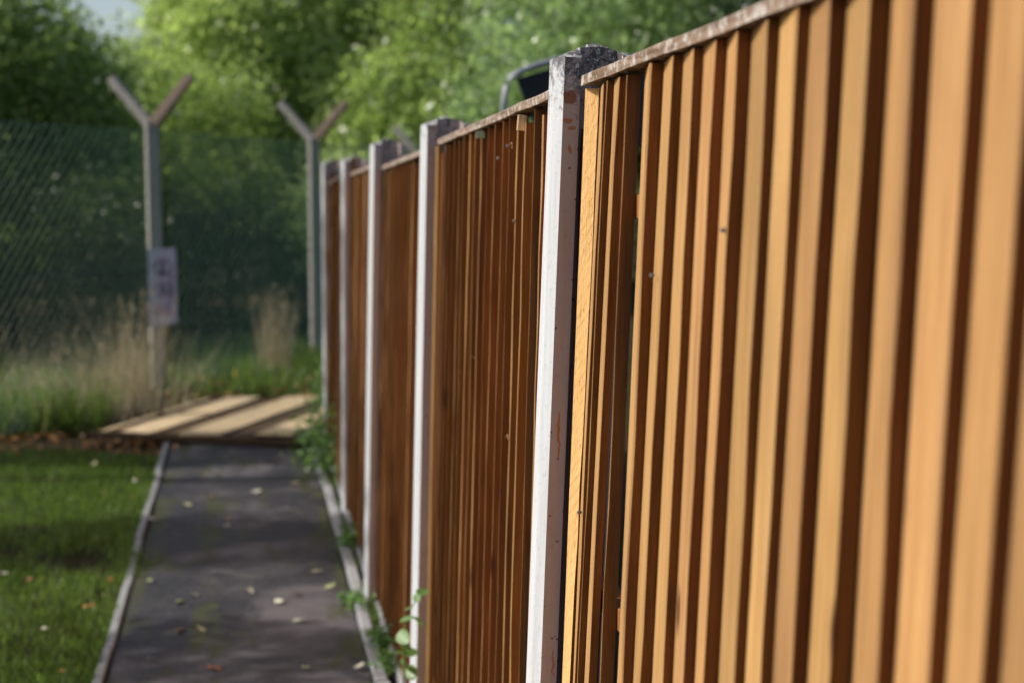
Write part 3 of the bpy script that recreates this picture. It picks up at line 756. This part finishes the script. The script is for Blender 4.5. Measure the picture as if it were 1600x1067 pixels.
def weed(name, px, py, r, h, n, lab, size=.035, mat='weed', base=None):
    q = at_z(px, py) if base is None else Vector(base)
    t = thing(name, lab, 'plant', (q.x, q.y, 0), 'weeds along the foot of the fence')
    P = rng.normal(size=(n, 3))*np.array([r*.5, r*.6, h*.3])+np.array([0, 0, h*.45]); P[:, 2] = np.abs(P[:, 2])+.01
    quads_mesh('leaves', leaf_quads(P, size, 0, .75), M[mat], t)
    mb = MB()
    for k in range(7): mb.tube([(0, 0, 0), (rnd.uniform(-r, r)*.4, rnd.uniform(-r, r)*.4, h*.4), (rnd.uniform(-r, r)*.8, rnd.uniform(-r, r)*.8, h*.8)], .003, 4)
    mb.build('stems', M['weed'], t)
weed('weed', 512, 745, .2, .42, 700, 'tallest leafy weed in front of the second farthest post')
weed('weed', 514, 700, .2, .36, 600, 'leafy weed beside the right corner of the broken panel')
weed('weed', 545, 860, .07, .10, 90, 'small dark green weed beside the edging stones at the third post')
weed('weed', 598, 1015, .07, .09, 200, 'bright feathery weed between the edging and the fence', .022)
weed('weed', 610, 1050, .06, .07, 130, 'low weed at the bottom edge of the photo beside the fence foot', .022)
weed('weed', 560, 945, .09, .05, 140, 'flat straggly weed spilling over the edging at the third post', .03)
weed('weed', 505, 650, .12, .45, 260, 'climbing weed at the foot of the farthest post')
for (px, py, n) in ((203, 884, 260), (208, 870, 200), (150, 960, 120), (196, 900, 160)):
    q = at_z(px, py); a = rng.normal(size=(n, 2))*np.array([.045, .07])
    stuff(blades('edge_grass', q.x+a[:, 0], q.y+a[:, 1], .02+.025*rng.random(n), M['grass'], w=.003, lean=.9))
n = 2600; gx = .50+rng.random(n)*.055; gy = 3.5+rng.random(n)*7.2; k = (np.sin(gy*4.3)+np.sin(gy*9.1+1)) > -.2
stuff(blades('verge_grass', gx[k], gy[k], .015+.05*rng.random(k.sum()), M['grass'], w=.003, lean=.8))

# climbing weed in front of the second post, big leaves one by one
cw0 = Vector((.50, 4.34, .25))
cw = thing('climbing_weed', 'thin climbing stem with round green leaves in front of the second post', 'plant', tuple(cw0))
path_px = [(628, 1090), (633, 1040), (630, 1000), (637, 965), (645, 945), (655, 930)]
sp_ = [at_y(x, y, 4.36)-cw0 for x, y in path_px]
mb = MB(); mb.tube(sp_, .003, 5, r2=.0018); mb.build('stem', M['weed'], cw)
lr = random.Random(4)
lm = None
for (x, y, s) in ((660, 925, .024), (652, 933, .018), (648, 966, .026), (634, 968, .022), (655, 972, .024), (630, 995, .03), (640, 950, .016), (641, 1020, .026), (632, 1040, .03), (643, 1050, .028), (626, 1020, .02), (634, 1010, .018)):
    p = at_y(x, y, 4.36+lr.uniform(-.02, .02))-cw0
    if lm is None:
        vs2 = [(0, 0, 0)]; n2 = 10; fs2 = []
        for i in range(n2):
            a = 2*math.pi*i/n2; vs2.append((math.cos(a)*1.15+.1*math.cos(2*a), math.sin(a)*.8, .18*abs(math.sin(a))))
        for i in range(n2): fs2.append((0, 1+i, 1+(i+1) % n2))
        o = mesh_obj('leaf', vs2, fs2, M['weed'], cw, smooth=True); lm = o.data
        at_ = lm.attributes.new('tint', 'FLOAT', 'FACE'); at_.data.foreach_set('value', [.6]*n2)
    else: o = link(bpy.data.objects.new('leaf', lm), cw)
    o.location = p; o.scale = (s, s, s); o.rotation_euler = (lr.uniform(.2, 1.3), lr.uniform(-.5, .5), lr.uniform(0, 6))

# ------------------------------------------------------------------ fallen leaves and the stone
LM = []
for i, c in enumerate([(.42, .38, .20), (.30, .34, .14), (.45, .17, .04), (.50, .48, .36), (.22, .10, .04)]):
    t = NT('fallen_leaf_%s' % ['straw', 'green', 'orange', 'pale', 'brown'][i]); nn = t.noise(t.coord(rand=5), 3, 3)
    t.color(t.mix(t.ramp(nn, [(.4, 0), (.7, .6)]), c, tuple(x*.5 for x in c))); t.rough(.6, .3); LM.append(t.m)
def leaf_mesh(mi):
    r = random.Random(mi); n = 9; vs2 = [(0, 0, .1)]
    for i in range(n):
        a = 2*math.pi*i/n; R = 1 if i else 1.4
        vs2.append((math.cos(a)*R*r.uniform(.85, 1.15), math.sin(a)*.62*r.uniform(.8, 1.1), r.uniform(0, .35)))
    me = bpy.data.meshes.new('fallen_leaf'); me.from_pydata(vs2, [], [(0, 1+i, 1+(i+1) % n) for i in range(n)]); me.materials.append(LM[mi]); return me
LMESH = [leaf_mesh(i) for i in range(5)]
names = ['straw coloured', 'yellow green', 'orange', 'pale', 'brown']
where = {0: 'path', 1: 'lawn'}
def leaf_at(px, py, k, s, place):
    q = at_z(px, py, .02)
    o = link(bpy.data.objects.new('fallen_leaf', LMESH[k])); o.location = (q.x, q.y, .022 if 'path' in place else .05); o.scale = (s, s, s)
    o.rotation_euler = (rnd.uniform(-.3, .3), rnd.uniform(-.3, .3), rnd.uniform(0, 6)); return o
PATHL = [(323, 742, 0, 'two thirds up the path near the left edging'), (352, 716, 0, 'near the broken panel in the middle of the path'), (401, 768, 3, 'on the upper lit band of the path'), (461, 755, 0, 'right side of the upper lit band, near the weeds'),
 (330, 777, 2, 'at the lower rim of the upper lit band'), (355, 812, 2, 'in the middle of the dark band'), (354, 822, 3, 'just below the orange leaf in the dark band'), (294, 789, 0, 'left end of the upper lit band'), (493, 893, 0, 'large, at the right end of the dark band near the edging'),
 (391, 924, 3, 'at the upper rim of the lower lit band'), (436, 940, 3, 'right of centre on the lower lit band'), (461, 928, 4, 'nearest to the straggly weed on the path'), (466, 970, 3, 'long, right of centre near the bottom'), (304, 930, 3, 'left of centre beside the moss'), (314, 984, 0, 'below the moss on the path'), (280, 985, 4, 'left of the moss streak near the bottom'),
 (333, 1044, 2, 'lowest on the path in the photo'), (235, 907, 1, 'at the left edge of the path in shade'), (237, 1029, 3, 'forked, lower left of the path'), (280, 940, 1, 'among moss left of centre'), (478, 1043, 1, 'lower right of the path by the edging'), (236, 811, 3, 'touching the left edging in the dark band'),
 (505, 822, 1, 'by the right edging in the dark band'), (515, 916, 1, 'greenish, against the right edging'), (362, 702, 4, 'close under the edge of the broken panel'), (430, 722, 4, 'right of centre below the broken panel'), (562, 1041, 3, 'lying on the right edging stone near the bottom')]
for (x, y, k, tx) in PATHL:
    s = rnd.uniform(.020, .030)*(1.3 if 'large' in tx else 1)
    tag(leaf_at(x, y, k, s, 'path'), '%s fallen leaf, %s' % (names[k], tx), 'leaf', 'fallen leaves on the path')
LAWN = [(110, 788, 3, 'whitish, in the middle of the bright lawn strip'), (162, 777, 4, 'top middle of the lawn'), (208, 784, 2, 'beside the left edging at the lit strip'), (211, 758, 3, 'by the edging near the soil'), (172, 915, 2, 'right of the lawn in the darker part'), (138, 957, 2, 'by the patch where grass covers the edging'),
 (6, 905, 3, 'at the left border of the photo'), (45, 915, 4, 'in the shaded lawn far left'), (70, 993, 3, 'lower left of the lawn'), (148, 731, 0, 'nearest to the dark soil'), (95, 755, 0, 'in the bright strip, stretched thin'), (97, 1060, 2, 'at the bottom of the lawn'), (160, 940, 0, 'where the grass turns bare')]
for (x, y, k, tx) in LAWN:
    tag(leaf_at(x, y, k, rnd.uniform(.02, .03), 'lawn'), '%s fallen leaf on grass, %s' % (names[k], tx), 'leaf', 'fallen leaves on the lawn')
tag(leaf_at(575, 937, 2, .04, 'path weed'), 'large orange leaf resting on the weed at the foot of the third post', 'leaf', 'fallen leaves by the fence')
tag(leaf_at(410, 612, 3, .03, 'soil'), 'pale leaf lying at the far edge of the broken panel', 'leaf', 'fallen leaves by the broken panel')
tag(leaf_at(440, 622, 2, .03, 'soil'), 'orange leaf lying on the right back corner of the broken panel', 'leaf', 'fallen leaves by the broken panel').location.z = .1
n = 500; gx = -1.6+rng.random(n)*3.0; gy = 12.6+rng.random(n)*1.6
P = np.stack([gx, gy, np.full(n, .03)+rng.random(n)*.05], 1)
M['litter'] = m_leaf('leaf_litter', (.12, .05, .02), (.40, .20, .06), rough=.7, trans=.1, tcol=(1, 1, 1))
stuff(quads_mesh('leaf_litter', leaf_quads(P, .06, 0, .7), M['litter']))
n = 900; gx = -3.5+rng.random(n)*3.0; gy = 10.3+rng.random(n)*1.6
P = np.stack([gx, gy, np.full(n, .0)+rng.random(n)*.03], 1)
stuff(quads_mesh('leaf_litter', leaf_quads(P, .05, 0, .7), M['litter']))

q = at_z(419, 592); r = random.Random(3); vs2 = []; fs2 = []
me = bpy.data.meshes.new('stone')
import bmesh
bm = bmesh.new(); bmesh.ops.create_icosphere(bm, subdivisions=2, radius=1)
for v in bm.verts: v.co = Vector((v.co.x*.15, v.co.y*.12, v.co.z*.055))*(1+r.uniform(-.14, .14))
bm.to_mesh(me); bm.free(); me.materials.append(M['stone'])
o = link(bpy.data.objects.new('stone', me)); o.location = (q.x, q.y, .05); tag(o, 'dark bluish stone lying on the grass behind the broken panel', 'stone')
